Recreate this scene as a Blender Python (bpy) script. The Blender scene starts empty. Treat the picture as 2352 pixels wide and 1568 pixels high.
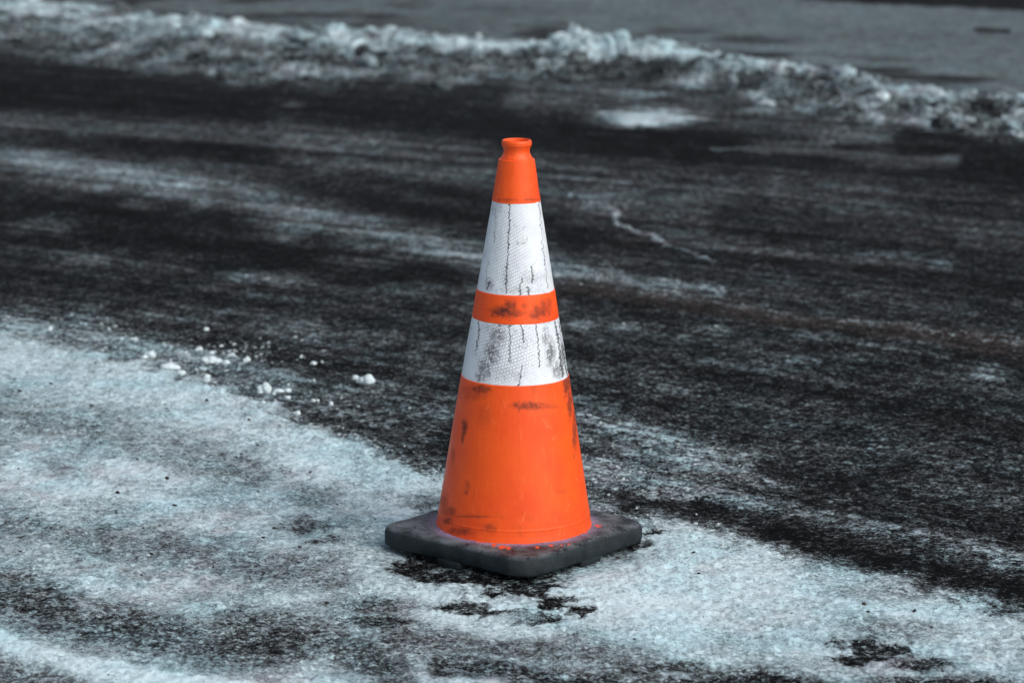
import bpy, bmesh, math, random
import numpy as np
from mathutils import Vector, Matrix, noise as mnoise
R = math.radians
random.seed(7); rng = np.random.default_rng(11)

# ---------------------------------------------------------------- camera
SC = bpy.context.scene
COL = SC.collection
LENS = 105.0
FPX = LENS/36*2352            # focal length in units of a 2352 x 1568 picture
CAMD, CAMH, PITCH = 4.96, 1.402, R(11.78)
cam_d = bpy.data.cameras.new('camera'); cam = bpy.data.objects.new('camera', cam_d); COL.objects.link(cam)
cam.location = (0.0, -CAMD, CAMH); cam.rotation_euler = (math.pi/2-PITCH, 0, 0)
cam_d.lens = LENS; cam_d.sensor_width = 36; cam_d.clip_end = 2000; cam_d.clip_start = .1
cam_d.dof.use_dof = True; cam_d.dof.focus_distance = 5.03; cam_d.dof.aperture_fstop = 5.6
SC.camera = cam

# ---------------------------------------------------------------- sky, sun, exposure
SUN_EL, SUN_AZ = R(42), R(50)      # azimuth measured from 'behind the camera' towards its right
w = bpy.data.worlds.new('World'); SC.world = w; w.use_nodes = True
nt = w.node_tree; bg = nt.nodes['Background']
sky = nt.nodes.new('ShaderNodeTexSky'); sky.sky_type = 'NISHITA'; sky.sun_disc = False
sdir = Vector((math.sin(SUN_AZ)*math.cos(SUN_EL), -math.cos(SUN_AZ)*math.cos(SUN_EL), math.sin(SUN_EL)))
sky.sun_elevation = SUN_EL; sky.sun_rotation = math.atan2(sdir.x, sdir.y)
sky.dust_density = 4.0; sky.ozone_density = 1.0; sky.air_density = 1.0
hs = nt.nodes.new('ShaderNodeHueSaturation'); hs.inputs['Saturation'].default_value = .62; nt.links.new(sky.outputs[0], hs.inputs['Color']); nt.links.new(hs.outputs[0], bg.inputs[0]); bg.inputs[1].default_value = 0.13
sl = bpy.data.lights.new('sun', 'SUN'); sun = bpy.data.objects.new('sun', sl); COL.objects.link(sun)
sl.energy = 1.45; sl.angle = R(70); sl.color = (1, .985, .96)
sun.rotation_euler = (-sdir).to_track_quat('-Z', 'Y').to_euler()
SC.view_settings.view_transform = 'Standard'; SC.view_settings.look = 'None'
SC.view_settings.exposure = 0.05; SC.view_settings.gamma = 1.0

# ---------------------------------------------------------------- helpers
def px(u, v, z=0.0):
    """picture coordinate -> point on the level z"""
    a = PITCH + math.atan((v-784)/FPX); y = (CAMH-z)/math.tan(a)
    depth = y*math.cos(PITCH) + (CAMH-z)*math.sin(PITCH)
    return Vector(((u-1176)/FPX*depth, y-CAMD, z))
def uv_of(X, Y):
    y = np.maximum(Y+CAMD, .6); dep = y*math.cos(PITCH)+CAMH*math.sin(PITCH)
    u = 1176 + X/dep*FPX; v = 784 + FPX*(CAMH*math.cos(PITCH)-y*math.sin(PITCH))/dep
    return u, np.minimum(v, 2400)
TAB = rng.random(65536)*2*np.pi; GX, GY = np.cos(TAB), np.sin(TAB)
def gn(x, y, s=0):
    xi = np.floor(x).astype(np.int64); yi = np.floor(y).astype(np.int64); fx = x-xi; fy = y-yi
    ux = fx*fx*fx*(fx*(fx*6-15)+10); uy = fy*fy*fy*(fy*(fy*6-15)+10)
    def g(i, j):
        h = ((xi+i)*73856093 ^ (yi+j)*19349663 ^ (s*83492791)) & 0x7fffffff
        h = (h ^ (h >> 13)) * 1274126177 & 0x7fffffff; h = (h ^ (h >> 15)) & 65535
        return GX[h]*(fx-i)+GY[h]*(fy-j)
    a = g(0,0); b = g(1,0); c = g(0,1); d = g(1,1)
    return ((a+(b-a)*ux)+((c+(d-c)*ux)-(a+(b-a)*ux))*uy)*1.5
def fbm(x, y, oct=4, s=0, rough=.5, bill=False):
    t = 0; a = 1; n = 0
    for o in range(oct):
        q = gn(x*2**o+o*17.3, y*2**o-o*9.1, s+o)
        t = t + a*((np.abs(q)*2-.5) if bill else q); n += a; a *= rough
    return t/n
def sstep(a, b, x):
    t = np.clip((x-a)/(b-a), 0, 1); return t*t*(3-2*t)
def obj(name, me, mat, parent=None):
    if isinstance(me, bmesh.types.BMesh):
        m = bpy.data.meshes.new(name); me.to_mesh(m); me.free(); me = m
    for p in [None]: me.shade_smooth()
    o = bpy.data.objects.new(name, me); COL.objects.link(o)
    if mat: me.materials.append(mat)
    if parent: o.parent = parent
    return o
def tag(o, label=None, cat=None, group=None, kind=None):
    for k, v in (('label', label), ('category', cat), ('group', group), ('kind', kind)):
        if v: o[k] = v
    return o
def mesh_np(name, co, quads, attrs=None, uvs=None):
    me = bpy.data.meshes.new(name)
    nv, nf, k = len(co), len(quads), quads.shape[1]
    me.vertices.add(nv); me.vertices.foreach_set('co', co.astype(np.float32).ravel())
    me.loops.add(nf*k); me.loops.foreach_set('vertex_index', quads.astype(np.int32).ravel())
    me.polygons.add(nf); me.polygons.foreach_set('loop_start', (np.arange(nf)*k).astype(np.int32))
    me.update(calc_edges=True)
    for n, a in (attrs or {}).items():
        at = me.attributes.new(n, 'FLOAT', 'POINT'); at.data.foreach_set('value', a.astype(np.float32))
    if uvs is not None:
        ul = me.uv_layers.new(name='UVMap'); ul.data.foreach_set('uv', uvs[quads.ravel()].astype(np.float32).ravel())
    return me
class NT:
    def __init__(s, name):
        s.m = bpy.data.materials.new(name); s.m.use_nodes = True; s.t = s.m.node_tree; s.b = s.t.nodes['Principled BSDF']
    def n(s, ty, **kw):
        o = s.t.nodes.new('ShaderNode'+ty)
        for k, v in kw.items():
            if k.startswith('_'): setattr(o, k[1:], v)
        return o
    def set(s, sock, v):
        if isinstance(v, bpy.types.NodeSocket): s.t.links.new(v, sock)
        elif v is not None:
            if isinstance(v, tuple) and len(v) == 3 and sock.type == 'RGBA': v = v+(1,)
            sock.default_value = v
    def attr(s, name): o = s.n('Attribute', _attribute_name=name); return o.outputs['Fac']
    def math(s, op, a, b=None, c=None, clamp=False):
        o = s.n('Math', _operation=op); o.use_clamp = clamp; s.set(o.inputs[0], a); s.set(o.inputs[1], b); s.set(o.inputs[2], c); return o.outputs[0]
    def coord(s, scale=(1,1,1), rot=(0,0,0), which='Object', loc=(0,0,0)):
        t = s.n('TexCoord'); mp = s.n('Mapping'); s.set(mp.inputs[0], t.outputs[which]); mp.inputs['Scale'].default_value = scale
        mp.inputs['Rotation'].default_value = rot; mp.inputs['Location'].default_value = loc; return mp.outputs[0]
    def noise(s, vec, scale, detail=4, rough=.5, dist=0):
        o = s.n('TexNoise'); s.set(o.inputs['Vector'], vec); o.inputs['Scale'].default_value = scale; o.inputs['Detail'].default_value = detail
        o.inputs['Roughness'].default_value = rough; o.inputs['Distortion'].default_value = dist; return o.outputs['Fac']
    def ss(s, x, a, b, c=0., d=1., kind='SMOOTHSTEP'):
        o = s.n('MapRange', _interpolation_type=kind); s.set(o.inputs[0], x)
        for i, q in enumerate((a, b, c, d)): s.set(o.inputs[i+1], q)
        return o.outputs[0]
    def ramp(s, x, stops):
        o = s.n('ValToRGB'); s.set(o.inputs[0], x); e = o.color_ramp.elements
        while len(e) < len(stops): e.new(.5)
        for i, (p, c) in enumerate(stops): e[i].position = p; e[i].color = (*c, 1)
        return o.outputs[0]
    def mix(s, f, a, b, mode='MIX'):
        o = s.n('Mix', _data_type='RGBA', _blend_type=mode); s.set(o.inputs[0], f); s.set(o.inputs[6], a); s.set(o.inputs[7], b); return o.outputs[2]
    def bump(s, h, dist, strength=1.0, nrm=None):
        o = s.n('Bump'); s.set(o.inputs['Height'], h); o.inputs['Distance'].default_value = dist; o.inputs['Strength'].default_value = strength
        if nrm: s.set(o.inputs['Normal'], nrm)
        return o.outputs[0]
    def out(s, col=None, rough=None, nrm=None, spec=None, **kw):
        s.set(s.b.inputs['Base Color'], col); s.set(s.b.inputs['Roughness'], rough); s.set(s.b.inputs['Normal'], nrm)
        s.set(s.b.inputs['Specular IOR Level'], spec)
        return s.m

# ---------------------------------------------------------------- ground: one height field, cut into its parts
TOP = [(-900,-70),(0,12),(400,48),(700,76),(1000,92),(1180,108),(1240,112),(1500,124),(1700,146),(1900,182),(2100,212),(2352,242),(3300,360)]
BOT = [(-900,60),(0,126),(200,150),(420,172),(650,196),(900,196),(1150,186),(1400,186),(1560,205),(1700,228),(1850,262),(2050,285),(2200,312),(2352,330),(3300,440)]
NEAR = [(-900,770),(0,782),(150,806),(300,835),(430,868),(560,915),(640,945),(720,985),(860,1030),(960,1075),(1050,1100),(1250,1120),(1380,1160),(1480,1215),(1640,1240),(1800,1282),(1950,1320),(2120,1352),(2352,1400),(3300,1560)]
def line(tab, u): return np.interp(u, [p[0] for p in tab], [p[1] for p in tab])
def axis(segs):
    out = [segs[0][0]]
    for (a, b, d0, d1) in segs:
        x = a
        n = max(2, int(round((b-a)/((d0+d1)/2)))); t = np.linspace(0, 1, n+1)[1:]
        f = d0*t + (d1-d0)*t*t/2; out += list(a+(b-a)*f/f[-1])
    return np.array(out)
xr = axis([(0,.95,.0026,.003),(.95,2.2,.004,.0065),(2.2,4.6,.0075,.02),(4.6,30,.05,1.5),(30,600,5,90)])
xs = np.concatenate([-xr[:0:-1], xr])
ys = np.concatenate([axis([(-600,-30,90,5),(-30,-5,1.5,.1),(-5,-1.2,.06,.012),(-1.2,.9,.006,.006),(.9,4,.007,.013),(4,11.5,.014,.03),(11.5,40,.05,1.5),(40,1200,4,120)])])
NX, NY = len(xs), len(ys)
X, Y = np.meshgrid(xs, ys); X = X.ravel(); Y = Y.ravel()
U0, V0 = uv_of(X, Y)
# wobble the outlines in world space
wx = fbm(X*1.3, Y*.9, 4, 3); wy = fbm(X*1.7+9, Y*1.0-4, 5, 5, .6)
wf = fbm(X*14, Y*9, 4, 9, .6)
U = np.clip(U0 + wx*70, -900, 3300); V = V0 + (wy*34 + wf*16)*np.clip(.3+V0/900, .25, 1.2)
cov = np.full(X.shape, .22); brown = np.full(X.shape, .5)
def seg(pts, w, soft):
    """0..1 weight of a soft stroke through picture points (u, v[, half width])"""
    best = np.zeros_like(U)
    for i in range(len(pts)-1):
        (u0, v0, *a), (u1, v1, *b) = pts[i], pts[i+1]
        w0 = a[0] if a else w; w1 = b[0] if b else w
        dx, dy = u1-u0, v1-v0; L = dx*dx+dy*dy
        t = np.clip(((U-u0)*dx+(V-v0)*dy)/L, 0, 1)
        d = np.hypot(U-u0-t*dx, V-v0-t*dy); ww = w0+(w1-w0)*t
        best = np.maximum(best, 1-sstep(0, 1, (d-ww*(1-soft))/(ww*2*soft)))
    return best
def stroke(pts, w, val, alpha=1., soft=.6, br=None):
    global cov, brown
    k = seg(pts, w, soft)*alpha; cov = cov+(val-cov)*k
    if br is not None: brown = brown+(br-brown)*k
def spot(u, v, ru, rv, val, alpha=1., soft=.7, br=None, ang=0.):
    global cov, brown
    c, s = math.cos(ang), math.sin(ang); a = ((U-u)*c+(V-v)*s)/ru; b = (-(U-u)*s+(V-v)*c)/rv
    k = (1-sstep(1-soft, 1+soft, np.hypot(a, b)))*alpha; cov = cov+(val-cov)*k
    if br is not None: brown = brown+(br-brown)*k
fine = fbm(X*32, Y*20, 4, 11, .7)
def rag(u, v, ru, rv, val):
    global cov
    n_ = np.hypot((U-u)/ru, (V-v)/rv) + 1.5*fine + .5*wf
    k = 1-sstep(.55, 1.6, n_); cov = cov+(max(val,.17)-cov)*k*.85
# --- road: tracks and films of ice
stroke([(-900,90),(0,205),(400,232),(900,262),(1300,300),(1700,310),(2352,360),(3300,480)], 52, .07, .95)
stroke([(-900,170),(0,280),(300,300),(600,322),(900,342)], 28, .40, .8, br=.6)
stroke([(-900,200),(0,330),(500,350),(800,385),(1100,440),(1500,520)], 18, .04, .85)
stroke([(650,320),(950,360),(1250,400),(1600,440),(2000,480)], 46, .42, .85, .8, br=.7)
stroke([(1600,330),(2000,345),(2352,400),(3300,520)], 36, .07, .9)
stroke([(1200,450),(1600,480),(2000,520),(2352,560)], 44, .34, .8, .8, br=.6)
stroke([(1700,520),(2352,640),(3300,820)], 60, .12, .7)
stroke([(1500,545),(1900,590),(2150,612)], 14, .4, .7)
stroke([(700,440),(1000,480),(1150,500),(1400,560)], 22, .1, .9)
stroke([(-900,280),(0,372,36),(250,402,44),(480,436,42),(700,486,40),(900,540,38),(1100,590,30),(1300,625,22),(1640,668,12)], 30, .50, .95, .95, br=.25)
stroke([(60,385),(300,405),(470,440)], 24, .62, .9, .95, br=.15)
stroke([(-900,400),(0,500),(300,500),(600,560),(1000,650)], 46, .08, .9, br=.1)
stroke([(-900,560),(0,630),(400,660),(900,740),(1050,790)], 60, .24, .8)
for a in ((90,526,80,20,.5),(300,470,60,14,.36),(180,600,70,14,.36),(640,640,110,18,.38),(700,520,70,24,.5),(840,610,80,18,.36),(430,590,60,12,.38),(1000,660,90,16,.36),(560,700,90,14,.3)): spot(*a, .8)
stroke([(200,760),(500,740),(800,800),(1000,860)], 34, .42, .7, .8, br=.5)
stroke([(-900,740),(0,745),(250,770),(420,830),(640,900),(800,940),(960,980)], 44, .58, .85, .9, br=.3)
stroke([(820,820),(1000,890),(1060,940)], 36, .3, .7)
stroke([(1300,680),(1500,690),(1800,740),(2100,775),(2352,800),(3300,900)], 26, .40, .95, .7, br=1.)
stroke([(1330,720),(1700,790),(2000,850),(2352,900),(3300,1020)], 44, .18, .85, br=.1)
stroke([(1860,772),(2000,785),(2200,812)], 12, .46, .85, br=.1)
for a in ((1310,755,50,14,.42),(1430,745,60,12,.36),(1650,760,60,12,.42),(1780,850,110,18,.4),(2290,850,40,14,.5),(1500,870,90,16,.36),(1700,930,120,16,.33),(1900,1010,120,14,.3)): spot(*a, .8)
stroke([(1320,860),(1500,900),(1700,980),(2000,1060),(2352,1140),(3300,1300)], 70, .26, .8, br=.2)
stroke([(1340,960),(1450,990),(1600,1050),(1720,1100)], 38, .56, .8, .9)
stroke([(1340,1080),(1450,1090),(1600,1130),(1750,1170)], 44, .72, .85, .9)
stroke([(1480,1180),(1620,1175),(1800,1215),(1950,1260)], 26, .16, .9)
stroke([(1750,1060),(2000,1120),(2352,1200)], 30, .12, .8)
stroke([(1700,1130),(1950,1185),(2150,1230),(2352,1290),(3300,1480)], 32, .47, .85, .8)
stroke([(1620,1215),(1900,1275),(2150,1330),(2352,1375),(3300,1560)], 30, .07, .9)
# --- broken snow line across the tracks
d = seg([(1310,455),(1395,485,5.5),(1430,515,5),(1520,560,4.5),(1645,602,2)], 2.5, .8); cov += (.66-cov)*d*.9
spot(1390,476,80,24,.5,.8); spot(1440,470,40,12,.36,.7)
# --- between the ridge and the tracks
stroke([(1200,215),(1500,235),(1750,270),(2000,300)], 34, .42, .85, .8, br=.7)
for a in ((1500,272,105,20,.86),(1440,222,60,8,.6),(1750,256,46,8,.75),(1880,330,60,9,.42),(1770,335,60,8,.42),(690,236,36,6,.4),(640,322,30,7,.5)): spot(*a, .95)
k = seg([(1640,342,3),(1780,352,10),(1980,366,16),(2180,376,19)], 8, .6); k = k*sstep(-.7,.1,.55*fine+wf*.4+.25*k+.1); cov += (.43-cov)*k; brown += (.0-brown)*k
flatstrip = k
# --- ridge
T, B = line(TOP, U), line(BOT, U); Tn, Bn = line(TOP, U0+wx*40), line(BOT, U0+wx*40)
h = (V-T)/np.maximum(B-T, 1)
rid = sstep(-.12, .1, h)*(1-sstep(.8, 1.15, h))
chunk = fbm(X*3.2, Y*1.6, 5, 21, .6)
rc = .5 + .75*fbm(X*5, Y*3.2, 4, 23, .6) + .3*(1-sstep(.1,.55,h))
cov = cov + (rc-cov)*rid; brown = brown + (np.clip(.55+1.6*fbm(X*4,Y*2.5,3,27),0,1)-brown)*rid
for a in ((130,28,150,14,.9),(440,62,80,14,.92),(360,66,150,9,.75),(650,76,70,10,.9),(860,84,110,9,.85),(1150,112,110,15,.92),(1310,112,80,30,1.04),(1420,124,80,26,1.04),(1530,148,80,18,.98),(1430,150,150,14,.98),(1390,142,170,22,.85),(1720,150,50,10,.9),(1640,180,40,9,.8),(330,92,60,20,.66),(900,120,50,8,.72)): spot(*a, .9, .5, .15)
for a in ((1470,178,120,14,.2),(1130,150,90,12,.35),(1700,205,70,16,.3),(60,110,60,12,.25),(520,120,70,14,.4),(1000,165,150,16,.42)): spot(*a, .8, .8, .8)
for a in ((1462,125,24,12),(1512,130,20,10),(1880,205,60,20),(1960,215,40,16),(300,150,50,14),(170,110,40,14),(770,150,60,14),(1000,150,60,12)): spot(*a, .42, .7, .7, br=1.)
# --- pavement beyond the ridge
far = sstep(.1, -.25, h)*1.0
fc = .52 + .07*fbm(X*1.1, Y*.8, 5, 31, .6) + .02*sstep(900, 2000, U)
dk = seg([(1780,-22),(1900,-4),(2100,2),(2352,12),(3300,60)], 14, .3); fc = fc+(.2-fc)*dk
dk = seg([(2260,77),(2330,78)], 5, .5); fc = fc+(.12-fc)*dk
fc = fc+(.16-fc)*.7*sstep(.0,.35,fbm(X*1.7,Y*2,3,35))*sstep(-1.2,-.2,h)
cov = cov + (fc-cov)*far; brown = brown + (.1-brown)*far
# --- grain of the traffic: long streaks along the direction of travel
Yp = np.maximum(Y, 0); ac = X*.69+Y*.72+.06*Yp*Yp; al = -X*.72+Y*.69
ac = ac + .05*gn(al*.5, ac*.3, 81)
tr = .55*fbm(ac*3.2, al*.14, 3, 83) + .6*fbm(ac*12, al*.4, 3, 85, .6) + .5*fbm(ac*40, al*1.3, 3, 87, .6)
pat = fbm(X*3, Y*2.2, 5, 89, .6)
rd = (1-far)*(1-rid)
cov = cov + rd*(.015 + tr*.42*np.clip(.35+cov*1.6, .45, 1.2) + pat*.12*np.clip(.3+cov*1.8,.35,1.2))
brown = brown + rd*.25*sstep(800,600,V)*sstep(200,300,V) + rd*.8*(fbm(ac*2.5, al*.2, 3, 93)+.05)
gband = seg([(1300,672),(1500,690),(1800,740),(2100,775),(2352,800),(3300,900)], 30, .6)
# --- packed snow in front
N = line(NEAR, U); dn = V-N
nsoft = 26+26*sstep(1000,1500,U)
near = sstep(-1, .9, (dn + 46*fbm(X*15, Y*10, 5, 45, .7))/nsoft)
nc = .89 + .22*fbm(X*2.4, Y*1.5, 4, 41, .6) + .14*fbm(ac*9, al*.9, 3, 44) + .16*fbm(X*9, Y*6, 3, 43)
nb = np.clip(.35+1.2*fbm(X*3+5, Y*2, 4, 47), 0, 1)
cov = cov + (nc-cov)*near; brown = brown + (nb-brown)*near
stroke([(-900,820),(0,850),(300,890),(600,990),(900,1090),(1000,1130)], 50, .9, .7, .9, br=.1)
stroke([(1520,1260),(1700,1300),(1900,1370),(2200,1460)], 60, .95, .8, .9, br=.1)
spot(1500,1400,220,70,1.03,.8,.9,.1); spot(2330,1500,60,50,.85,.8,.8,.1); spot(760,1180,180,50,.82,.6,.9,.3); spot(1700,1470,140,30,.88,.7,.8,.1)
stroke([(-300,960),(0,980),(350,1010),(550,1080)], 50, .6, .6, .9, br=.55)
stroke([(-300,1150),(0,1210),(300,1250),(520,1300),(760,1330)], 40, .56, .65, .9, br=.75)
stroke([(-300,1330),(0,1360),(240,1440),(480,1480),(640,1500)], 52, .45, .85, .9, br=.6)
stroke([(560,1440),(780,1490),(900,1560)], 50, .46, .8, .9, br=.4)
spot(700,1210,70,22,.5,.7,.9,.2); spot(730,1250,40,10,.4,.7); spot(990,1160,60,22,.5,.6); spot(930,960,70,30,.3,.7)
spot(850,1395,130,20,.42,.7,.9,.9); spot(860,1432,90,14,.3,.8); spot(690,1140,70,22,.55,.6,.9,.3)
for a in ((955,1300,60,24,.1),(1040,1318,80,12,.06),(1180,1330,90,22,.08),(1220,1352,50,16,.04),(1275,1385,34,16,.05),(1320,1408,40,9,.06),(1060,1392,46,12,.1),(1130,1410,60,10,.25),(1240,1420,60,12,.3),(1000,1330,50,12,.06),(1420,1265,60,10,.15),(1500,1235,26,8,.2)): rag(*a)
spot(1180,1420,60,14,.75,.8)
stroke([(900,1470),(1150,1500),(1350,1500),(1500,1540)], 40, .5, .7, .9, br=.6); stroke([(1010,1540),(1250,1568),(1500,1590),(1900,1600)], 24, .32, .8)
rag(2010,1492,62,28,.14); spot(2130,1520,70,14,.25,.8); spot(1760,1580,160,34,.27,.9); spot(2200,1575,170,22,.28,.9); spot(1560,1540,90,14,.4,.7)
spot(2060,1440,130,24,.6,.7,.8,.6); spot(1990,1370,90,14,.62,.6,.8,.6)
spot(1160,1282,230,36,.2,.85,.8,.3)  # ground under the base coloured darker, painting in a deeper shadow below the slab
stroke([(0,742),(120,752),(180,775),(215,800)], 5, .5, .7)
# --- bright ridge line in the near left corner
kr = seg([(-500,1330),(-60,1432),(60,1482,18),(170,1520,22),(330,1556,26),(520,1600,30),(900,1690,30)], 22, .6)
cov = cov+(1.02-cov)*kr; brown = brown*(1-kr)
kk = sstep(1500,1560, V - (U-100)*.28)*sstep(500,300,U); cov = cov+(.45-cov)*kk*.8*(1-kr)
cov = np.clip(cov, 0, 1.05)
amp = 1-(.36-.2*sstep(560,900,V))*(1-near)*(1-far)*(1-rid)-.6*near*sstep(.3,.8,cov)-.72*far-.1*rid-.35*flatstrip

# --- heights (metres)
inn = np.exp(-np.maximum(0, np.hypot(X, Y-3)-12)/30)
Z = .006*fbm(X*.8, Y*.8, 3, 51) + .0022*fbm(X*22, Y*22, 3, 53)*(.5+cov)
# packed snow: raised crust with lumps and holes
sn = np.clip(cov, 0, 1)*near
Z += near*sstep(.1, .7, cov)*(.004 + .005*fbm(X*7, Y*7, 4, 57, .6) + .0045*fbm(X*34, Y*34, 3, 59, .65, True))
edge = np.exp(-((dn-14)/26)**2)
Z += edge*np.maximum(0, .15+fbm(X*17, Y*14, 4, 61, .6))*.013*sstep(1450,900,np.abs(U-0)+0*U)
Z += (1-near)*(1-far)*(1-rid)*sstep(.3,.75,cov)*.004*(1+fbm(X*20,Y*20,3,63))
Z += kr*.007
# ridge of ploughed snow
prof = sstep(-.22, .12, h)*(1-sstep(.25, 1.1, h))
hh = np.interp(U, [-900,0,420,480,560,1180,1235,1300,1345,1420,1540,1650,1900,2352,3300], [.05,.05,.06,.075,.05,.045,.06,.14,.125,.13,.095,.075,.06,.05,.04])
lump = fbm(X*5.5, Y*4.2, 5, 71, .62, True)
Z += prof*hh*(.60+.62*lump+.35*chunk) + rid*.018*fbm(X*16, Y*12, 3, 73, .6, True)
Z += sstep(.05,-.4,h)*.01
Z += d*.003
# flat seat under the cone's base
rr = np.hypot(X, Y); seat = 1-sstep(.17, .27, rr); Z += .007*np.exp(-((rr-.30)/.07)**2)*(.5+fbm(X*9,Y*9,3,97)); Z = Z*(1-seat)+(.001+.002*fbm(X*22,Y*22,3,53))*seat
Z *= np.clip(inn, 0, 1)
co = np.stack([X, Y, Z], 1)
idx = np.arange(NX*NY).reshape(NY, NX)
q = np.stack([idx[:-1,:-1], idx[:-1,1:], idx[1:,1:], idx[1:,:-1]], -1).reshape(-1, 4)
# region of each quad, by smooth outlines
Uc, Vc = U0, V0
reg = np.zeros(len(X), int)                              # 0 road
hn = (Vc-line(TOP, Uc))/np.maximum(line(BOT, Uc)-line(TOP, Uc), 1)
reg[(hn > -.12) & (hn < 1.05)] = 1; reg[hn <= -.12] = 2
reg[Vc > line(NEAR, Uc)-8] = 3
rq = reg[q[:, 0]]

def ground_mat(name):
    t = NT(name); c, b = t.attr('cov'), t.attr('brown')
    P = t.coord(); Ps = t.coord((1,.8,1), (0,0,R(46)))
    g1 = t.n('TexVoronoi'); g1.feature = 'SMOOTH_F1'; t.set(g1.inputs['Vector'], P); g1.inputs['Scale'].default_value = 95; g1.inputs['Smoothness'].default_value = .35
    g2 = t.n('TexVoronoi'); t.set(g2.inputs['Vector'], P); g2.inputs['Scale'].default_value = 230
    q1 = t.n('SeparateColor'); t.set(q1.inputs[0], g1.outputs['Color']); q2 = t.n('SeparateColor'); t.set(q2.inputs[0], g2.outputs['Color'])
    n0 = t.noise(Ps, 9, 5, .6); n1 = t.noise(Ps, 34, 7, .62);
    n2 = t.noise(P, 120, 5, .7); n3 = t.noise(P, 420, 3, .6)
    s = t.math('MULTIPLY', t.math('SUBTRACT', n1, .5), 1.05)
    s = t.math('ADD', s, t.math('MULTIPLY', t.math('SUBTRACT', n0, .5), .8))
    s = t.math('ADD', s, t.math('MULTIPLY', t.math('SUBTRACT', n2, .5), .9))
    s = t.math('ADD', s, t.math('MULTIPLY', t.math('SUBTRACT', n3, .5), 1.0))
    s = t.math('ADD', s, t.math('MULTIPLY', t.math('SUBTRACT', q1.outputs[0], .5), .40))
    s = t.math('ADD', s, t.math('MULTIPLY', t.math('SUBTRACT', q2.outputs[0], .5), .62))
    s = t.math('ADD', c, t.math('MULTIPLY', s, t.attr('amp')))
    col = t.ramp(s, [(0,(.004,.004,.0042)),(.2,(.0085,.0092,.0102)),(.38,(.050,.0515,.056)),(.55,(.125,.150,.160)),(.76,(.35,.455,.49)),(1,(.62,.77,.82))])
    bb = t.math('MULTIPLY', t.ss(t.noise(Ps, 16, 5, .65), .38, .66), t.math('MULTIPLY', b, t.ss(s, .2, .45)))
    col = t.mix(t.math('MULTIPLY', bb, .85), col, (.74,.56,.58), 'MULTIPLY')
    # aggregate specks in the tarmac, cyan-ish refrozen patches
    vo = t.n('TexVoronoi'); t.set(vo.inputs['Vector'], P); vo.inputs['Scale'].default_value = 130
    sp = t.ss(vo.outputs['Distance'], .05, .22, 1, 0); rnd = t.n('SeparateColor'); t.set(rnd.inputs[0], vo.outputs['Color'])
    sp = t.math('MULTIPLY', sp, t.ss(rnd.outputs[0], .72, .9)); spd = t.math('MULTIPLY', sp, t.ss(s, .55, .2))
    col = t.mix(t.math('MULTIPLY', spd, .6), col, (.16,.18,.2))
    spk = t.math('MULTIPLY', t.math('MULTIPLY', t.ss(vo.outputs['Distance'], .1, .3, 1, 0), t.ss(rnd.outputs[1], .93, .95)), t.ss(s, .5, .7))
    col = t.mix(t.math('MULTIPLY', spk, .8), col, (.03,.025,.025))
    ice = t.ss(t.noise(P, 5, 3, .5), .45, .62); col = t.mix(t.math('MULTIPLY', ice, .5), col, (.80,1.0,1.03), 'MULTIPLY')
    gb = t.math('MULTIPLY', t.ss(b, .72, .95), t.math('MULTIPLY', t.ss(s, .3, .42), t.ss(s, .6, .75, 1, 0)))
    col = t.mix(t.math('MULTIPLY', gb, t.attr('grit_band')), col, (.062,.050,.045))
    rgh = t.ss(s, .1, .8, .8, .88)
    hgt = t.math('ADD', t.math('MULTIPLY', t.ss(s, .1, 1.0), .8), t.math('MULTIPLY', n2, .5)); hgt = t.math('ADD', hgt, t.math('MULTIPLY', n3, .18))
    nr = t.bump(hgt, .006, .9)
    m = t.out(col, rgh, nr, .02)
    return m
GM = ground_mat('road_and_snow')
for r, name in ((0,'road'), (1,'snow_ridge'), (2,'pavement'), (3,'packed_snow')):
    qq = q[rq == r]; used, inv = np.unique(qq.ravel(), return_inverse=True)
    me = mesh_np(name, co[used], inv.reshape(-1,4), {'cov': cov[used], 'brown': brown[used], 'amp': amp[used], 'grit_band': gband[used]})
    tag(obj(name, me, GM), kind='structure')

def ground_z(x, y):
    i = np.searchsorted(xs, x)-1; j = np.searchsorted(ys, y)-1
    return Z[j*NX+i]

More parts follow.
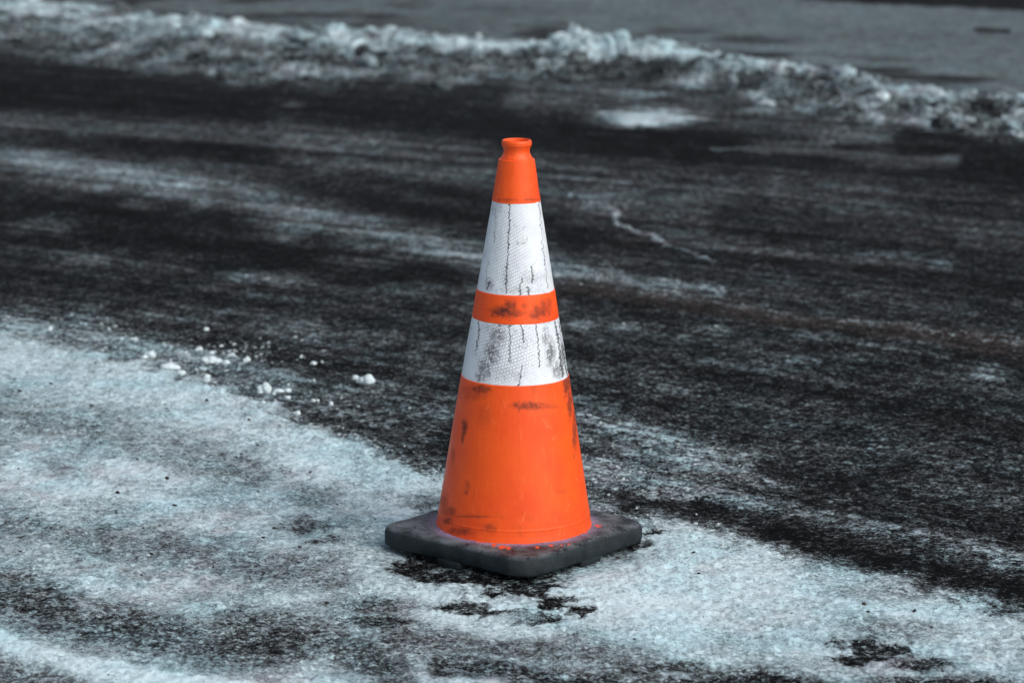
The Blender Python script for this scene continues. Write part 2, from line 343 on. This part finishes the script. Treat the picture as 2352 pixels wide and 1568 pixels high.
# ---------------------------------------------------------------- loose snow
def snow_mat(name, dirt=1.):
    t = NT(name); P = t.coord()
    n = t.noise(P, 60, 6, .65); n2 = t.noise(P, 260, 4, .6)
    col = t.ramp(t.math('ADD', n, t.math('MULTIPLY', n2, .2)), [(.35,(.26*dirt,.30*dirt,.32*dirt)),(.5,(.52*dirt,.62*dirt,.65*dirt)),(.75,(.68*dirt,.79*dirt,.83*dirt))])
    t.set(t.b.inputs['Subsurface Weight'], .2); t.b.inputs['Subsurface Radius'].default_value = (.01,.012,.014); t.b.inputs['Subsurface Scale'].default_value = .5
    return t.out(col, .8, t.bump(t.math('ADD', n, t.math('MULTIPLY', n2, .5)), .003, .8), .2)
SNOW = snow_mat('loose_snow')
def lump_bm(lobes, seed, rough=.16, sub=4):
    """a star-shaped clod: lobes = [(x, y, z, radius)] around the origin"""
    bm = bmesh.new(); bmesh.ops.create_icosphere(bm, subdivisions=sub, radius=1)
    for v in bm.verts:
        d_ = v.co.normalized(); best = .0
        for (x, y, z, r) in lobes:
            c = Vector((x, y, z)); b_ = d_.dot(c); disc = b_*b_-(c.length_squared-r*r)
            if disc > 0: best = max(best, b_+math.sqrt(disc))
            else: best = max(best, .0)
        s_ = max(l[3] for l in lobes)
        o = Vector((seed*3.1, seed*1.7, 0))
        k = mnoise.fractal(d_*1.7+o, 1.0, 2.0, 4)*rough*1.3 + mnoise.fractal(d_*6+o, .7, 2.0, 3)*rough*.45
        v.co = d_*max(best, s_*.35)*(1+k)
        if v.co.z < -s_*.45: v.co.z = -s_*.45
    for _ in range(1): bmesh.ops.smooth_vert(bm, verts=bm.verts, factor=.35, use_axis_x=True, use_axis_y=True, use_axis_z=True)
    return bm
K = 2352/2560
# (x, y of the lump's foot in the 2560 picture, width in the same pixels, height / width, lobes kind, label)
LUMPS = [
 (528,908,50,.52,'long','widest oval snow lump beside the road, wedged between crumbs and a pinkish ball'),
 (566,912,21,.8,'ball','round pinkish snow ball touching the right end of the wide oval lump'),
 (516,825,15,.85,'ball','small lone round snow ball lying farthest back above the wide oval lump'),
 (516,957,26,1.15,'tall','mushroom shaped snow lump leaning at the edge of the packed snow'),
 (660,982,37,.85,'two','knobbly grey shaded snow lump with a peak on its left, beside packed snow'),
 (697,978,31,.4,'long','flat slanting snow lump just right of the knobbly peaked lump'),
 (720,978,20,.7,'ball','crumbly snow lump at the right end of the flat slanting lump'),
 (684,985,11,.8,'ball','tiny snow ball tucked below the flat slanting lump'),
 (915,954,43,.6,'two','bright two humped snow lump farthest right, nearest the cone on its left side'),
 (888,946,17,1.0,'ball','small snow lump leaning against the left of the bright two humped lump'),
 (784,909,18,.7,'ball','lone egg shaped snow lump on dark road between crumbs and two humped lump'),
 (374,898,31,.72,'two','blurred snow lump rising at the far edge of the packed snow'),
 (361,903,20,.6,'ball','grey snow lump in front of the blurred lump at the snow edge'),
 (425,924,48,.5,'long','long low snow lump pressed into the edge of the packed snow'),
 (453,937,27,.55,'ball','rounded snow lump at the right end of the long low lump'),
 (336,853,18,.5,'long','flat pale snow chip lying on the road left of the crumbs'),
 (125,832,16,1.1,'tall','upright blurred snow chunk leftmost on the icy strip'),
 (273,825,9,.9,'ball','tiny blurred snow ball between the upright chunk and the crumbs'),
 (529,885,15,.8,'ball','small snow lump resting behind the wide oval lump'),
 (583,890,13,1.3,'tall','narrow upright snow chip standing right of the oval lump'),
 (617,906,18,.9,'two','jagged snow chip rightmost in the crumb cluster behind the oval lump'),
 (464,886,10,1.2,'tall','thin upright snow chip left of the crumb cluster'),
 (498,878,19,.7,'two','crumbly snow lump at the left end of the crumb cluster'),
 (828,1010,15,1.1,'tall','pointed snow lump closest to the dark icy hollow'),
 (719,996,18,.7,'ball','half sunk snow lump on the packed snow edge below the slanting lump'),
 (753,893,10,1.2,'tall','small pointed snow chip on the road left of the egg shaped lump'),
 (784,1001,13,.9,'ball','left one of two small snow lumps side by side at the snow edge'),
 (795,1000,10,.9,'ball','right one of two small snow lumps side by side at the snow edge'),
 (742,1040,18,.7,'two','low snow lump lying on the crust beside the dark icy hollow'),
 (553,866,11,.8,'ball','small snow lump at the back of the crumb cluster'),
 (1196,104,15,.8,'ball','bright snow ball far away beyond the ploughed ridge'),
 (658,1012,14,.7,'ball','small half sunk snow ball below the knobbly peaked lump'),
]
for i, (sx, sy, wd, asp, kind, label) in enumerate(LUMPS):
    p = px(sx*K, sy*K); dist = math.hypot(p.y+CAMD, CAMH); r = wd*K/FPX*dist/2*1.08
    a = random.uniform(-.3, .3)
    if kind == 'ball': L = [(0,0,0,r*.85),(r*.2*math.cos(a*9),r*.15,0,r*.75)]
    elif kind == 'long': L = [(-r*.45,0,0,r*.55),(0,.1*r,.05*r,r*.6),(r*.5,.0,-.05*r,r*.48)]
    elif kind == 'two': L = [(-r*.42,0,-.05*r,r*.55),(r*.3,0,.12*r,r*.66)]
    else: L = [(0,0,0,r*.7),(r*.15,0,r*.5*asp,r*.6),(-.1*r,0,-.2*r,.7*r)]
    me = lump_bm(L, i+1, .2 if wd > 16 else .26, 4 if wd > 16 else 3)
    for v in me.verts:
        if kind in ('ball','long','two'): v.co.z *= max(.5, min(1.3, asp*(1.0 if kind == 'ball' else 1.45)))
    o = obj('snow_lump', me, SNOW)
    zmin = min(v.co.z for v in o.data.vertices)
    o.location = (p.x, p.y, float(ground_z(p.x, p.y))-zmin-r*.1); o.rotation_euler.z = a
    tag(o, label, 'snow lump', 'loose snow lumps beside the packed snow' if sy > 200 else None)

# loose crumbs and road grit: nobody could count these
def scatter(name, pts, sizes, mat, flat=.75, sub=1):
    ico = bmesh.new(); bmesh.ops.create_icosphere(ico, subdivisions=sub, radius=1)
    bv = np.array([v.co[:] for v in ico.verts]); bf = np.array([[v.index for v in f.verts] for f in ico.faces]); ico.free()
    n = len(pts); k = len(bv)
    jit = 1+rng.uniform(-.38, .38, (n, k, 1)); an = rng.uniform(0, 6.28, n); ca, sa = np.cos(an), np.sin(an)
    vv = bv[None]*jit*np.stack([1+rng.random(n)*.6, np.ones(n), flat*(.6+rng.random(n)*.6)], 1)[:, None, :]
    vx = vv[...,0]*ca[:,None]-vv[...,1]*sa[:,None]; vy = vv[...,0]*sa[:,None]+vv[...,1]*ca[:,None]
    vv = np.stack([vx, vy, vv[...,2]], -1)*sizes[:,None,None] + pts[:,None,:]
    ff = (bf[None]+(np.arange(n)*k)[:,None,None]).reshape(-1,3)
    return obj(name, mesh_np(name, vv.reshape(-1,3), ff), mat)
def onground(P, sz, sink=.25):
    i = np.clip(np.searchsorted(xs, P[:,0])-1, 0, NX-1); j = np.clip(np.searchsorted(ys, P[:,1])-1, 0, NY-1)
    k = j*NX+i; return np.stack([P[:,0], P[:,1], Z[k]+sz*sink], 1), k
n = 60000
P = np.stack([rng.uniform(-1.6, 1.7, n), rng.uniform(-.75, 2.6, n)], 1)
sz = .0011+.0032*rng.random(n)**4
Q, k = onground(P, sz)
pr = np.exp(-((dn[k]+4)/30)**2)*.22 + (near[k] < .5)*sstep(.38,.6,cov[k])*.45 + near[k]*sstep(.55,.2,cov[k])*.3 + near[k]*.02
pr *= sstep(1900, 1300, U0[k])*sstep(1420, 1300, V0[k]); keep = (rng.random(n) < pr) & (np.hypot(P[:,0], P[:,1]) > .27)
# a sprinkle round the lumps
m = 110; c = rng.normal(0, 1, (m, 2)); cc = [px(560*K+a*105*K, 885*K+b*24*K) for a, b in c]
P2 = np.array([[p.x, p.y] for p in cc]); s2 = .0012+.0045*rng.random(m)**3; Q2, _ = onground(P2, s2)
CR = np.concatenate([Q[keep], Q2]); CS = np.concatenate([sz[keep], s2])
CRM = snow_mat('dirty_crumbs', .7)
tag(scatter('snow_crumbs', CR, CS, CRM), 'loose crumbs of broken snow scattered along the edge of the packed snow', 'snow crumbs', None, 'stuff')
# broken chunks thrown up along the ploughed ridge
n = 5200; cu = rng.uniform(-300, 2700, n); ch = rng.uniform(-.05, 1.12, n)
cT, cB = line(TOP, cu), line(BOT, cu)
PP = np.array([tuple(px(a, t_+(b_-t_)*h_))[:2] for a, t_, b_, h_ in zip(cu, cT, cB, ch)])
cs = .004+.034*rng.random(n)**5; Q3, k3 = onground(PP, cs, .15)
kp = (rng.random(n) < .15+.75*sstep(.35,.8,cov[k3])) & (fbm(PP[:,0]*2, PP[:,1]*2, 3, 141) > -.02)
CHM = ground_mat('ridge_chunks')
o = scatter('snow_chunks', Q3[kp], cs[kp], CHM, .8, 2)
nvp = len(o.data.vertices)//int(kp.sum())
for nm_, arr in (('cov', np.clip(cov[k3][kp]+rng.uniform(-.2,.3,int(kp.sum())), .3, 1)), ('brown', brown[k3][kp]), ('amp', np.full(int(kp.sum()), .7)), ('grit_band', np.zeros(int(kp.sum())))):
    o.data.attributes.new(nm_, 'FLOAT', 'POINT').data.foreach_set('value', np.repeat(arr, nvp).astype(np.float32))
tag(o, 'broken chunks of dirty snow strewn along the ploughed ridge', 'snow chunks', None, 'stuff')
t = NT('grit'); GR = t.out(t.ramp(t.noise(t.coord(), 40, 2), [(.3,(.012,.012,.014)),(.7,(.05,.04,.038))]), .8, None, .2)
n = 9000
P = np.stack([rng.uniform(-1.3, 1.4, n), rng.uniform(-1.0, 1.6, n)], 1); sz = .0009+.0032*rng.random(n)**5
Q, k = onground(P, sz, .35); keep = (near[k] > .8) & (rng.random(n) < .10) & (np.hypot(P[:,0], P[:,1]) > .27)
tag(scatter('grit', Q[keep], sz[keep], GR), 'black grit pellets sprinkled over the packed snow', 'grit', None, 'stuff')

# ---------------------------------------------------------------- the cone
def zv(v): return CAMH - CAMD*math.tan(PITCH+math.atan((v-784)/FPX))
def rad(hw, z): return hw/FPX*(CAMD*math.cos(PITCH)+(CAMH-z)*math.sin(PITCH))
def prof_px(pts): return [(rad(h_, zv(v)), zv(v)) for v, h_ in pts]
def lathe(name, prof, segs, dz, mat, parent, attrs=None, uvscale=None, fn=None):
    """prof: list of (r, z); resampled every dz; fn(theta, s, z) -> dict of vertex attributes"""
    P = [prof[0]]
    for a, b in zip(prof[:-1], prof[1:]):
        L = math.hypot(b[0]-a[0], b[1]-a[1]); k = max(1, int(math.ceil(L/dz)))
        for i in range(1, k+1): P.append((a[0]+(b[0]-a[0])*i/k, a[1]+(b[1]-a[1])*i/k))
    P = np.array(P); n = len(P); th = np.linspace(-math.pi, math.pi, segs+1)   # theta 0 faces the camera (-y), + to its right
    TH, RR = np.meshgrid(th, P[:,0]); _, ZZ = np.meshgrid(th, P[:,1])
    TH = TH.ravel(); RR = RR.ravel(); ZZ = ZZ.ravel()
    A = fn(TH, RR, ZZ) if fn else {}
    dr = A.pop('dr', 0)
    co_ = np.stack([(RR+dr)*np.sin(TH), -(RR+dr)*np.cos(TH), ZZ], 1)
    id_ = np.arange(n*(segs+1)).reshape(n, segs+1)
    qd = np.stack([id_[:-1,:-1], id_[:-1,1:], id_[1:,1:], id_[1:,:-1]], -1).reshape(-1,4)
    uv_ = np.stack([TH*.085, ZZ], 1)
    return obj(name, mesh_np(name, co_, qd, A, uv_), mat, parent)

# where things sit on the cone, read in picture coordinates: theta from the horizontal offset at that height
def blob(TH, RR, ZZ, u, v, ru, rv, soft=.6, wob=.35, seed=0):
    """soft smudge; position and size in picture pixels"""
    hw = RR*FPX/(CAMD*math.cos(PITCH)+(CAMH-ZZ)*math.sin(PITCH))
    x = (np.sin(TH))*hw + 1181
    vv = 784+FPX*np.tan(np.arctan((CAMH-ZZ)/(CAMD-RR*np.cos(TH)))-PITCH)
    front = np.cos(TH) > 0
    n_ = fbm(x/11+seed*7, vv/11, 4, 80+seed, .6)
    d_ = np.hypot((x-u)/ru, (vv-v)/rv) + n_*wob*2
    return (1-sstep(1-soft, 1+soft, d_))*front
def crack(TH, RR, ZZ, pts, w, seed=0):
    hw = RR*FPX/(CAMD*math.cos(PITCH)+(CAMH-ZZ)*math.sin(PITCH)); x = np.sin(TH)*hw+1181
    vv = 784+FPX*np.tan(np.arctan((CAMH-ZZ)/(CAMD-RR*np.cos(TH)))-PITCH); front = np.cos(TH) > 0
    vs = [p[1] for p in pts]; us = [p[0] for p in pts]
    cx = np.interp(vv, vs, us) + gn(vv/7+seed, vv*0+seed*3.3, 90)*3.2 + gn(vv/2.5+seed, vv*0+seed*1.3, 91)*1.4
    ww = w*(.55+.9*np.abs(gn(vv/9+seed*5, vv*0, 92))*2)
    return (1-sstep(ww*.5, ww*1.25, np.abs(x-cx)))*((vv > vs[0]) & (vv < vs[-1]))*front

def orange_mat(name, base=(.91,.106,.012)):
    t = NT(name); P = t.coord(); Pv = t.coord((1,1,.12))
    dirt = t.attr('dirt')
    n1 = t.noise(P, 14, 5, .6); n2 = t.noise(Pv, 160, 4, .6); n3 = t.noise(P, 300, 3, .6)
    col = t.mix(t.ss(n1, .35, .7, 0, .5), base, (.80,.050,.010))
    col = t.mix(t.ss(n2, .56, .75, 0, .3), col, (1,.19,.05))
    # thin scratches
    wv = t.n('TexVoronoi'); wv.feature = 'DISTANCE_TO_EDGE'; t.set(wv.inputs['Vector'], t.coord((1,1,.35),(.4,.3,.2))); wv.inputs['Scale'].default_value = 34
    scr = t.math('MULTIPLY', t.ss(wv.outputs['Distance'], .0, .018, 1, 0), t.ss(t.noise(P, 40, 3), .55, .66))
    col = t.mix(t.math('MULTIPLY', scr, .35), col, (1,.36,.16))
    col = t.mix(t.math('MULTIPLY', t.ss(n3, .64, .74), .35), col, (.5,.09,.03))
    dd = t.math('MULTIPLY', dirt, t.ss(t.noise(P, 130, 5, .7), .25, .62, .35, 1.0)); dd = t.math('MINIMUM', dd, .93)
    col = t.mix(dd, col, (.045,.018,.014))
    nr = t.bump(t.math('ADD', t.math('MULTIPLY', n1, .6), t.math('MULTIPLY', n2, .15)), .0015, .5)
    t.set(t.b.inputs['Subsurface Weight'], .0)
    return t.out(col, t.math('ADD', t.math('MULTIPLY', dirt, .25), t.ss(n1, .3, .7, .36, .5)), nr, .32)
ORANGE = orange_mat('orange_plastic')

CY = .022                            # how far behind the origin the cone stands
cone = bpy.data.objects.new('traffic_cone', None); COL.objects.link(cone)
tag(cone, 'tall orange traffic cone with two scuffed white reflective bands on a black rubber base', 'traffic cone')
cone.location = (px(1180,1206,.045).x, CY, -.003)
PT = .0455                           # top of the rubber base

def fn_body(TH, RR, ZZ):
    B_ = lambda *a, **k_: blob(TH, RR, ZZ, *a, **k_)
    d_ = np.zeros_like(TH)
    for a, s_ in (((1103,897,20,10),.8),((1090,905,30,16),.35),((1190,934,4,12),.6),((1212,934,34,9),.75),((1250,936,34,6),.4),((1066,985,6,18),.95),((1062,1012,4,10),.8),((1300,885,9,26),.95),((1307,930,6,34),.8),((1318,990,5,46),.75),
                  ((1150,718,26,12),1.0),((1168,712,14,20),.8),((1175,722,22,8),.7),((1240,716,18,14),.75),((1246,700,8,14),.6),((1228,726,14,8),.7),((1258,705,6,18),.5),((1200,705,7,6),.4),
                  ((1075,1120,7,14),.35),((1040,1050,5,18),.3),((1072,1135,5,6),.6),((1160,460,20,4),.5),((1215,459,18,3),.5),((1235,430,6,16),.3),((1022,1160,9,22),.4),((1035,1180,16,10),.55),((1060,1225,24,8),.7),((1028,1200,10,8),.7),((1090,1190,44,3),.5),((1125,1216,14,9),.5),
                  ((1290,1130,18,8),.22),((1225,895,10,9),.22),((1110,960,16,26),.2),((1010,1150,8,10),.5)):
        d_ = np.maximum(d_, B_(*a, seed=int(a[0]) % 13)*s_)
    d_ += .16*np.clip(fbm(TH*7, ZZ*60, 4, 101)*2, 0, 1)*sstep(.16, .05, ZZ)
    # scratches down the plastic
    for (u0, u1, v0, v1, s_) in ((1188,1192,900,1120,.12),(1098,1090,950,1150,.12),(1140,1165,905,960,.2),(1240,1246,940,1120,.1)):
        d_ = np.maximum(d_, crack(TH, RR, ZZ, [(u0, v0), (u1, v1)], 1.2, u0)*s_)
    d_ = np.maximum(d_, B_(1181, 663, 200, 2.2, wob=.0)*.55); d_ = np.maximum(d_, 0)
    # moulded ring near the foot, tiny waviness
    ring = np.exp(-((ZZ-.067)/.0012)**2)*.0006
    rim = 0
    return {'dirt': np.clip(d_, 0, 1), 'dr': ring + .0005*fbm(TH*2, ZZ*14, 3, 105)}
foot_z = PT-.002
z_low = zv(1196)
body = prof_px([(1238,181)]) 
def PZ(v): return zv(v)
body_prof = [(rad(181, PT), PT-.004), (rad(178.5, PT+.002), PT+.004), (rad(176.5, PT+.01), PT+.011)] + \
    prof_px([(1165,172.6),(1000,146.6),(868,125.2),(863,124.6),(861.5,121.4),(795,111),(729,98.6),(727,100.2),(724,99.6),(700,96),(668,91.2),(664,90.2),(663,87.6),(560,71),(462,54.4),(460.5,56),(457,55.4),(372,42.4),(366,41.6),(364.6,40.8),(364.2,37)])
obj_body = lathe('body', body_prof, 560, .0011, ORANGE, cone, fn=fn_body)
def fn_neck(TH, RR, ZZ):
    return {'dirt': np.clip(fbm(TH*3, ZZ*50, 4, 111)*.5, 0, .25), 'dr': 0}
def smooth_prof(p, it=2):
    for _ in range(it):
        q_ = [p[0]]
        for a, b in zip(p[:-1], p[1:]): q_ += [(a[0]*.75+b[0]*.25, a[1]*.75+b[1]*.25), (a[0]*.25+b[0]*.75, a[1]*.25+b[1]*.75)]
        q_.append(p[-1]); p = q_
    return p
neck = prof_px([(366,37),(363.5,37),(360,35.5),(355,32.2),(349,30.2),(343,30.2),(338,32),(335.5,32.8),(334,34.2),(333,34.8),(329,35),(326,35),(325,34.4),(321.8,33.4),(321.0,31.4),(321.3,29.6),(324,28.6),(340,26.5),(356,27),(380,34),(440,45),(520,55)])
obj_neck = lathe('neck', smooth_prof(neck), 160, .002, ORANGE, cone, fn=fn_neck)

# reflective sleeves
def reflective(name):
    t = NT(name); uvc = t.coord(which='UV', rot=(0,0,R(-19)))
    br = t.n('TexBrick'); t.set(br.inputs['Vector'], uvc); br.offset = .38
    for k_, v_ in (('Scale',1.0),('Mortar Size',.00055),('Mortar Smooth',.3),('Bias',0.),('Brick Width',.0056),('Row Height',.0054)): br.inputs[k_].default_value = v_
    cell = br.outputs['Fac']
    P = t.coord(); dirt, ck, ln = t.attr('dirt'), t.attr('crack'), t.attr('cells')
    base = t.mix(t.ss(t.noise(P, 25, 4, .6), .4, .7), (.80,.86,.91), (.75,.79,.87))
    base = t.mix(t.ss(t.noise(t.coord((1,1,.3)), 50, 5, .65), .6, .75, 0, .35), base, (.5,.48,.56))
    lines = t.math('MULTIPLY', cell, ln)
    base = t.mix(t.math('MULTIPLY', lines, .75), base, (.16,.17,.19))
    # dark rubbed into the cell borders first, then over the film
    sm = t.math('MULTIPLY', t.math('MULTIPLY', dirt, 1.05, None, True), t.ss(t.noise(P, 190, 5, .75), .36, .54))
    sm = t.math('MULTIPLY', sm, t.ss(cell, 0, 1, .8, 1.0)); base = t.mix(sm, base, (.05,.055,.06))
    vo = t.n('TexVoronoi'); vo.feature = 'DISTANCE_TO_EDGE'; t.set(vo.inputs['Vector'], t.coord((1,1,.6))); vo.inputs['Scale'].default_value = 95
    ch = t.math('MULTIPLY', t.ss(vo.outputs['Distance'], 0, .06, 1, 0), t.math('MULTIPLY', t.ss(t.noise(P, 45, 4, .6), .55, .68), .75)); base = t.mix(ch, base, (.16,.17,.2))
    base = t.mix(ck, base, (.03,.03,.035))
    hgt = t.math('SUBTRACT', t.math('MULTIPLY', t.noise(P, 30, 3), .4), t.math('ADD', t.math('MULTIPLY', cell, .3), ck))
    t.b.inputs['Coat Weight'].default_value = .15; t.b.inputs['Coat Roughness'].default_value = .3
    return t.out(base, .42, t.bump(hgt, .0011, .8), .4)
REFL = reflective('reflective_sheeting')
def fn_up(TH, RR, ZZ):
    C_ = lambda p, w_, s_: crack(TH, RR, ZZ, p, w_, s_)
    B_ = lambda *a, **k_: blob(TH, RR, ZZ, *a, **k_)
    ck = np.zeros_like(TH)
    for p, w_, s_ in (([(1165,466),(1163,560),(1159,650),(1160,676)],2.0,1),([(1234,464),(1241,560),(1254,664)],.8,2),([(1216,612),(1219,630),(1219,652)],2.0,3),([(1196,640),(1190,660),(1191,680)],1.8,4),([(1208,660),(1210,680)],2.4,5),([(1120,648),(1116,668)],2.4,6),([(1134,480),(1131,560)],.5,7),([(1116,600),(1113,650)],.7,8),([(1240,464),(1243,474)],2.0,9)):
        ck = np.maximum(ck, C_(p, w_, s_))
    dt = np.maximum.reduce([B_(1120,655,10,14)*.5, B_(1185,560,4,5)*.5, B_(1196,560,4,3)*.5, B_(1222,640,30,16)*.3, B_(1160,640,10,30)*.25, B_(1133,478,12,18)*.25, B_(1190,668,50,8)*.3])
    cells = np.clip(.06+.62*B_(1165,570,40,100,wob=.3)+.5*B_(1190,650,34,22), 0, .7)
    # the sleeve's seam, peeled a little at the right
    dr = .0012*np.exp(-((TH-1.02)/.05)**2)*(.6+gn(ZZ*40, ZZ*0, 121))*(TH > .97)
    return {'dirt': dt, 'crack': np.clip(ck*.8, 0, 1), 'cells': cells, 'dr': .0004*fbm(TH*5, ZZ*40, 3, 123)+dr}
def fn_lo(TH, RR, ZZ):
    C_ = lambda p, w_, s_: crack(TH, RR, ZZ, p, w_, s_)
    B_ = lambda *a, **k_: blob(TH, RR, ZZ, *a, **k_)
    ck = np.zeros_like(TH)
    for p, w_, s_ in (([(1098,736),(1096,775),(1090,810)],1.6,11),([(1166,745),(1168,790),(1169,836)],1.5,12),([(1192,745),(1199,770),(1199,790)],1.9,13),([(1227,742),(1233,790),(1236,846)],1.6,14),([(1197,840),(1192,868),(1188,890)],1.6,15),([(1272,738),(1281,790),(1290,868)],2.6,16),([(1289,790),(1296,840),(1302,866)],2.2,17),([(1140,742),(1146,752)],2.2,18),([(1102,868),(1098,880)],2,19),([(1281,738),(1287,790),(1292,862)],1.0,20)):
        ck = np.maximum(ck, C_(p, w_, s_))
    dt = np.maximum.reduce([B_(1140,775,17,24,wob=.25)*.85, B_(1128,812,16,26,wob=.25)*.95, B_(1112,850,16,22,wob=.25)*.9, B_(1104,868,12,12)*.8, B_(1130,755,24,12)*.35, B_(1250,775,8,22,wob=.25)*.75, B_(1262,812,11,30,wob=.25)*.9, B_(1278,850,12,18)*.8, B_(1290,820,8,36)*.65, B_(1160,745,18,6)*.6, B_(1245,742,20,5)*.4, B_(1165,860,40,18)*.25])
    cells = np.clip(.08+.8*B_(1150,810,52,66,wob=.15)+.3*B_(1230,800,50,60), 0, .85)
    return {'dirt': dt, 'crack': np.clip(ck*.85, 0, 1), 'cells': cells, 'dr': .0005*fbm(TH*6, ZZ*40, 3, 127)}
for nm, pts, f_ in (('reflective_band', [(664.5,88.2),(664,89.0),(560,72),(460.5,55.6),(459.8,55)], fn_up), ('reflective_band', [(862.5,121.6),(862,122.6),(795,112.3),(728,99.8),(727.4,99)], fn_lo)):
    o = lathe(nm, prof_px(pts), 560, .0011, REFL, cone, fn=f_)
    o['label'] = 'upper white reflective band with long vertical cracks' if f_ is fn_up else 'lower white reflective band with dark scuffs'

# rubber base: rounded square slab standing on short feet
def rub():
    t = NT('black_rubber'); P = t.coord(); top, fl = t.attr('dust'), t.attr('flecks')
    n1 = t.noise(P, 30, 6, .65); n2 = t.noise(P, 220, 5, .7)
    col = t.ramp(n1, [(.36,(.006,.010,.0125)),(.64,(.017,.026,.031))])
    col = t.mix(t.math('MULTIPLY', t.math('MULTIPLY', top, t.ss(t.math('ADD', t.math('MULTIPLY', n1, .5), t.math('MULTIPLY', n2, .5)), .40, .56)), .9), col, (.15,.17,.19))
    col = t.mix(t.math('MULTIPLY', t.attr('ring'), t.ss(n2, .3, .6, .4, 1)), col, (.36,.27,.42))
    col = t.mix(fl, col, (.75,.09,.03))
    return t.out(col, t.ss(n1, .3, .7, .5, .75), t.bump(t.math('ADD', n1, t.math('MULTIPLY', n2, .4)), .0025, .8), .22)
RUB = rub()
SQ, RC = .1725, .050; YAW = R(-45+5)
def outline(th, inset):
    """radius of a rounded square in direction th, pulled in by inset"""
    a = (th+math.pi/4) % (math.pi/2)-math.pi/4; s_ = SQ-inset; r_ = max(RC-inset, .02)
    a = np.abs(a); c_ = s_-r_; flat = s_/np.cos(a)
    # corner circle centred (c_, c_)
    b_ = c_*np.cos(a)+c_*np.sin(a); disc = b_*b_-2*c_*c_+r_*r_; cor = b_+np.sqrt(np.maximum(disc, 0))
    return np.where(np.tan(a)*s_ > c_, cor, flat)
def base_mesh():
    n = 720; th = np.linspace(0, 2*np.pi, n, endpoint=False)
    ring = []; zt, zb = PT, .0130
    prof = [(.12,zb+.002),(.03,zb+.001),(.006,zb),(.0015,zb+.0015),(0,zb+.005),(.0008,zt-.011),(.003,zt-.0055),(.0075,zt-.0018),(.014,zt-.0002)]
    for ins, z_ in prof: ring.append((outline(th, ins) if ins < .1 else np.full(n, .1), np.full(n, z_)))
    r_out = outline(th, .014)
    for f in np.linspace(0, 1, 70)[1:]:
        r_in = .118; rr_ = r_out*(1-f)+r_in*f; ring.append((rr_, np.full(n, zt)+.0035*np.clip((.15-rr_)/.03, 0, 1)**2))
    rr_ = np.stack([a for a, _ in ring]); zz = np.stack([b for _, b in ring]); tt = np.tile(th, (len(ring), 1))
    x = rr_*np.cos(tt+YAW); y = rr_*np.sin(tt+YAW)
    f1 = fbm(x*9, y*9+zz*20, 3, 131); side = np.zeros_like(rr_); side[:10] = 1
    rad_ = 1+f1*.004*side/.2; x = x*rad_; y = y*rad_; zz = zz+.0010*fbm(x*30, y*30, 3, 133)+ .002*fbm(x*5,y*5,2,134)
    co_ = np.stack([x, y, zz], -1).reshape(-1,3); R_, C_ = rr_.shape; id_ = np.arange(R_*C_).reshape(R_, C_); j = np.roll(id_, -1, 1)
    qd = np.stack([id_[:-1], j[:-1], j[1:], id_[1:]], -1).reshape(-1,4)
    xx, yy, zf = co_.T; r2 = np.hypot(xx, yy); dust = np.clip(sstep(zt-.004, zt-.0005, zf)*(.75+1.2*fbm(xx*14, yy*14, 4, 135, .6)), 0, 1)+.04
    rg = (1-sstep(.135, .158, r2))*sstep(zt-.008, zt, zf)*(.5+.5*sstep(-.4,.6,fbm(xx*10+3,yy*10,3,137))*(xx > -.2))
    fl = np.zeros(len(xx))
    for (u, v, s_) in ((1095,1238,9),(1150,1252,10),(1130,1248,7),(1163,1254,7),(1228,1252,5),(1263,1248,6),(1301,1245,4),(1370,1202,6),(1340,1218,5),(1105,1241,6),(1285,1247,3)):
        p_ = px(u, v, zt); fl = np.maximum(fl, 1-sstep(.6, 1.2, np.hypot((xx-p_.x)/(s_*.00075), (yy-p_.y+CY)/(s_*.0012))+fbm(xx*160, yy*160, 2, 139)*1.4))
    return mesh_np('base', co_, qd, {'dust': dust, 'ring': rg, 'flecks': fl*(zf > zt-.004)})
base = obj('base', base_mesh(), RUB, cone)
# feet under the slab, flush with its edge
def foot_bm():
    bm = bmesh.new(); bmesh.ops.create_cube(bm, size=1)
    for v in bm.verts: v.co.x *= .055*(.94 if v.co.z < 0 else 1); v.co.y *= .028*(.85 if v.co.z < 0 else 1); v.co.z = v.co.z*.020
    bmesh.ops.bevel(bm, geom=bm.edges[:], offset=.0015, segments=1, affect='EDGES'); return bm
for k in range(4):
    for s_ in (0,):
        a = YAW+k*math.pi/2; c_, sn_ = math.cos(a), math.sin(a); lx, ly = SQ-.0142, s_*.085
        f = obj('foot', foot_bm(), RUB, base); f.location = (lx*c_-ly*sn_, lx*sn_+ly*c_, .0075); f.rotation_euler.z = a+math.pi/2
cone.rotation_euler = (0, R(.4), 0)
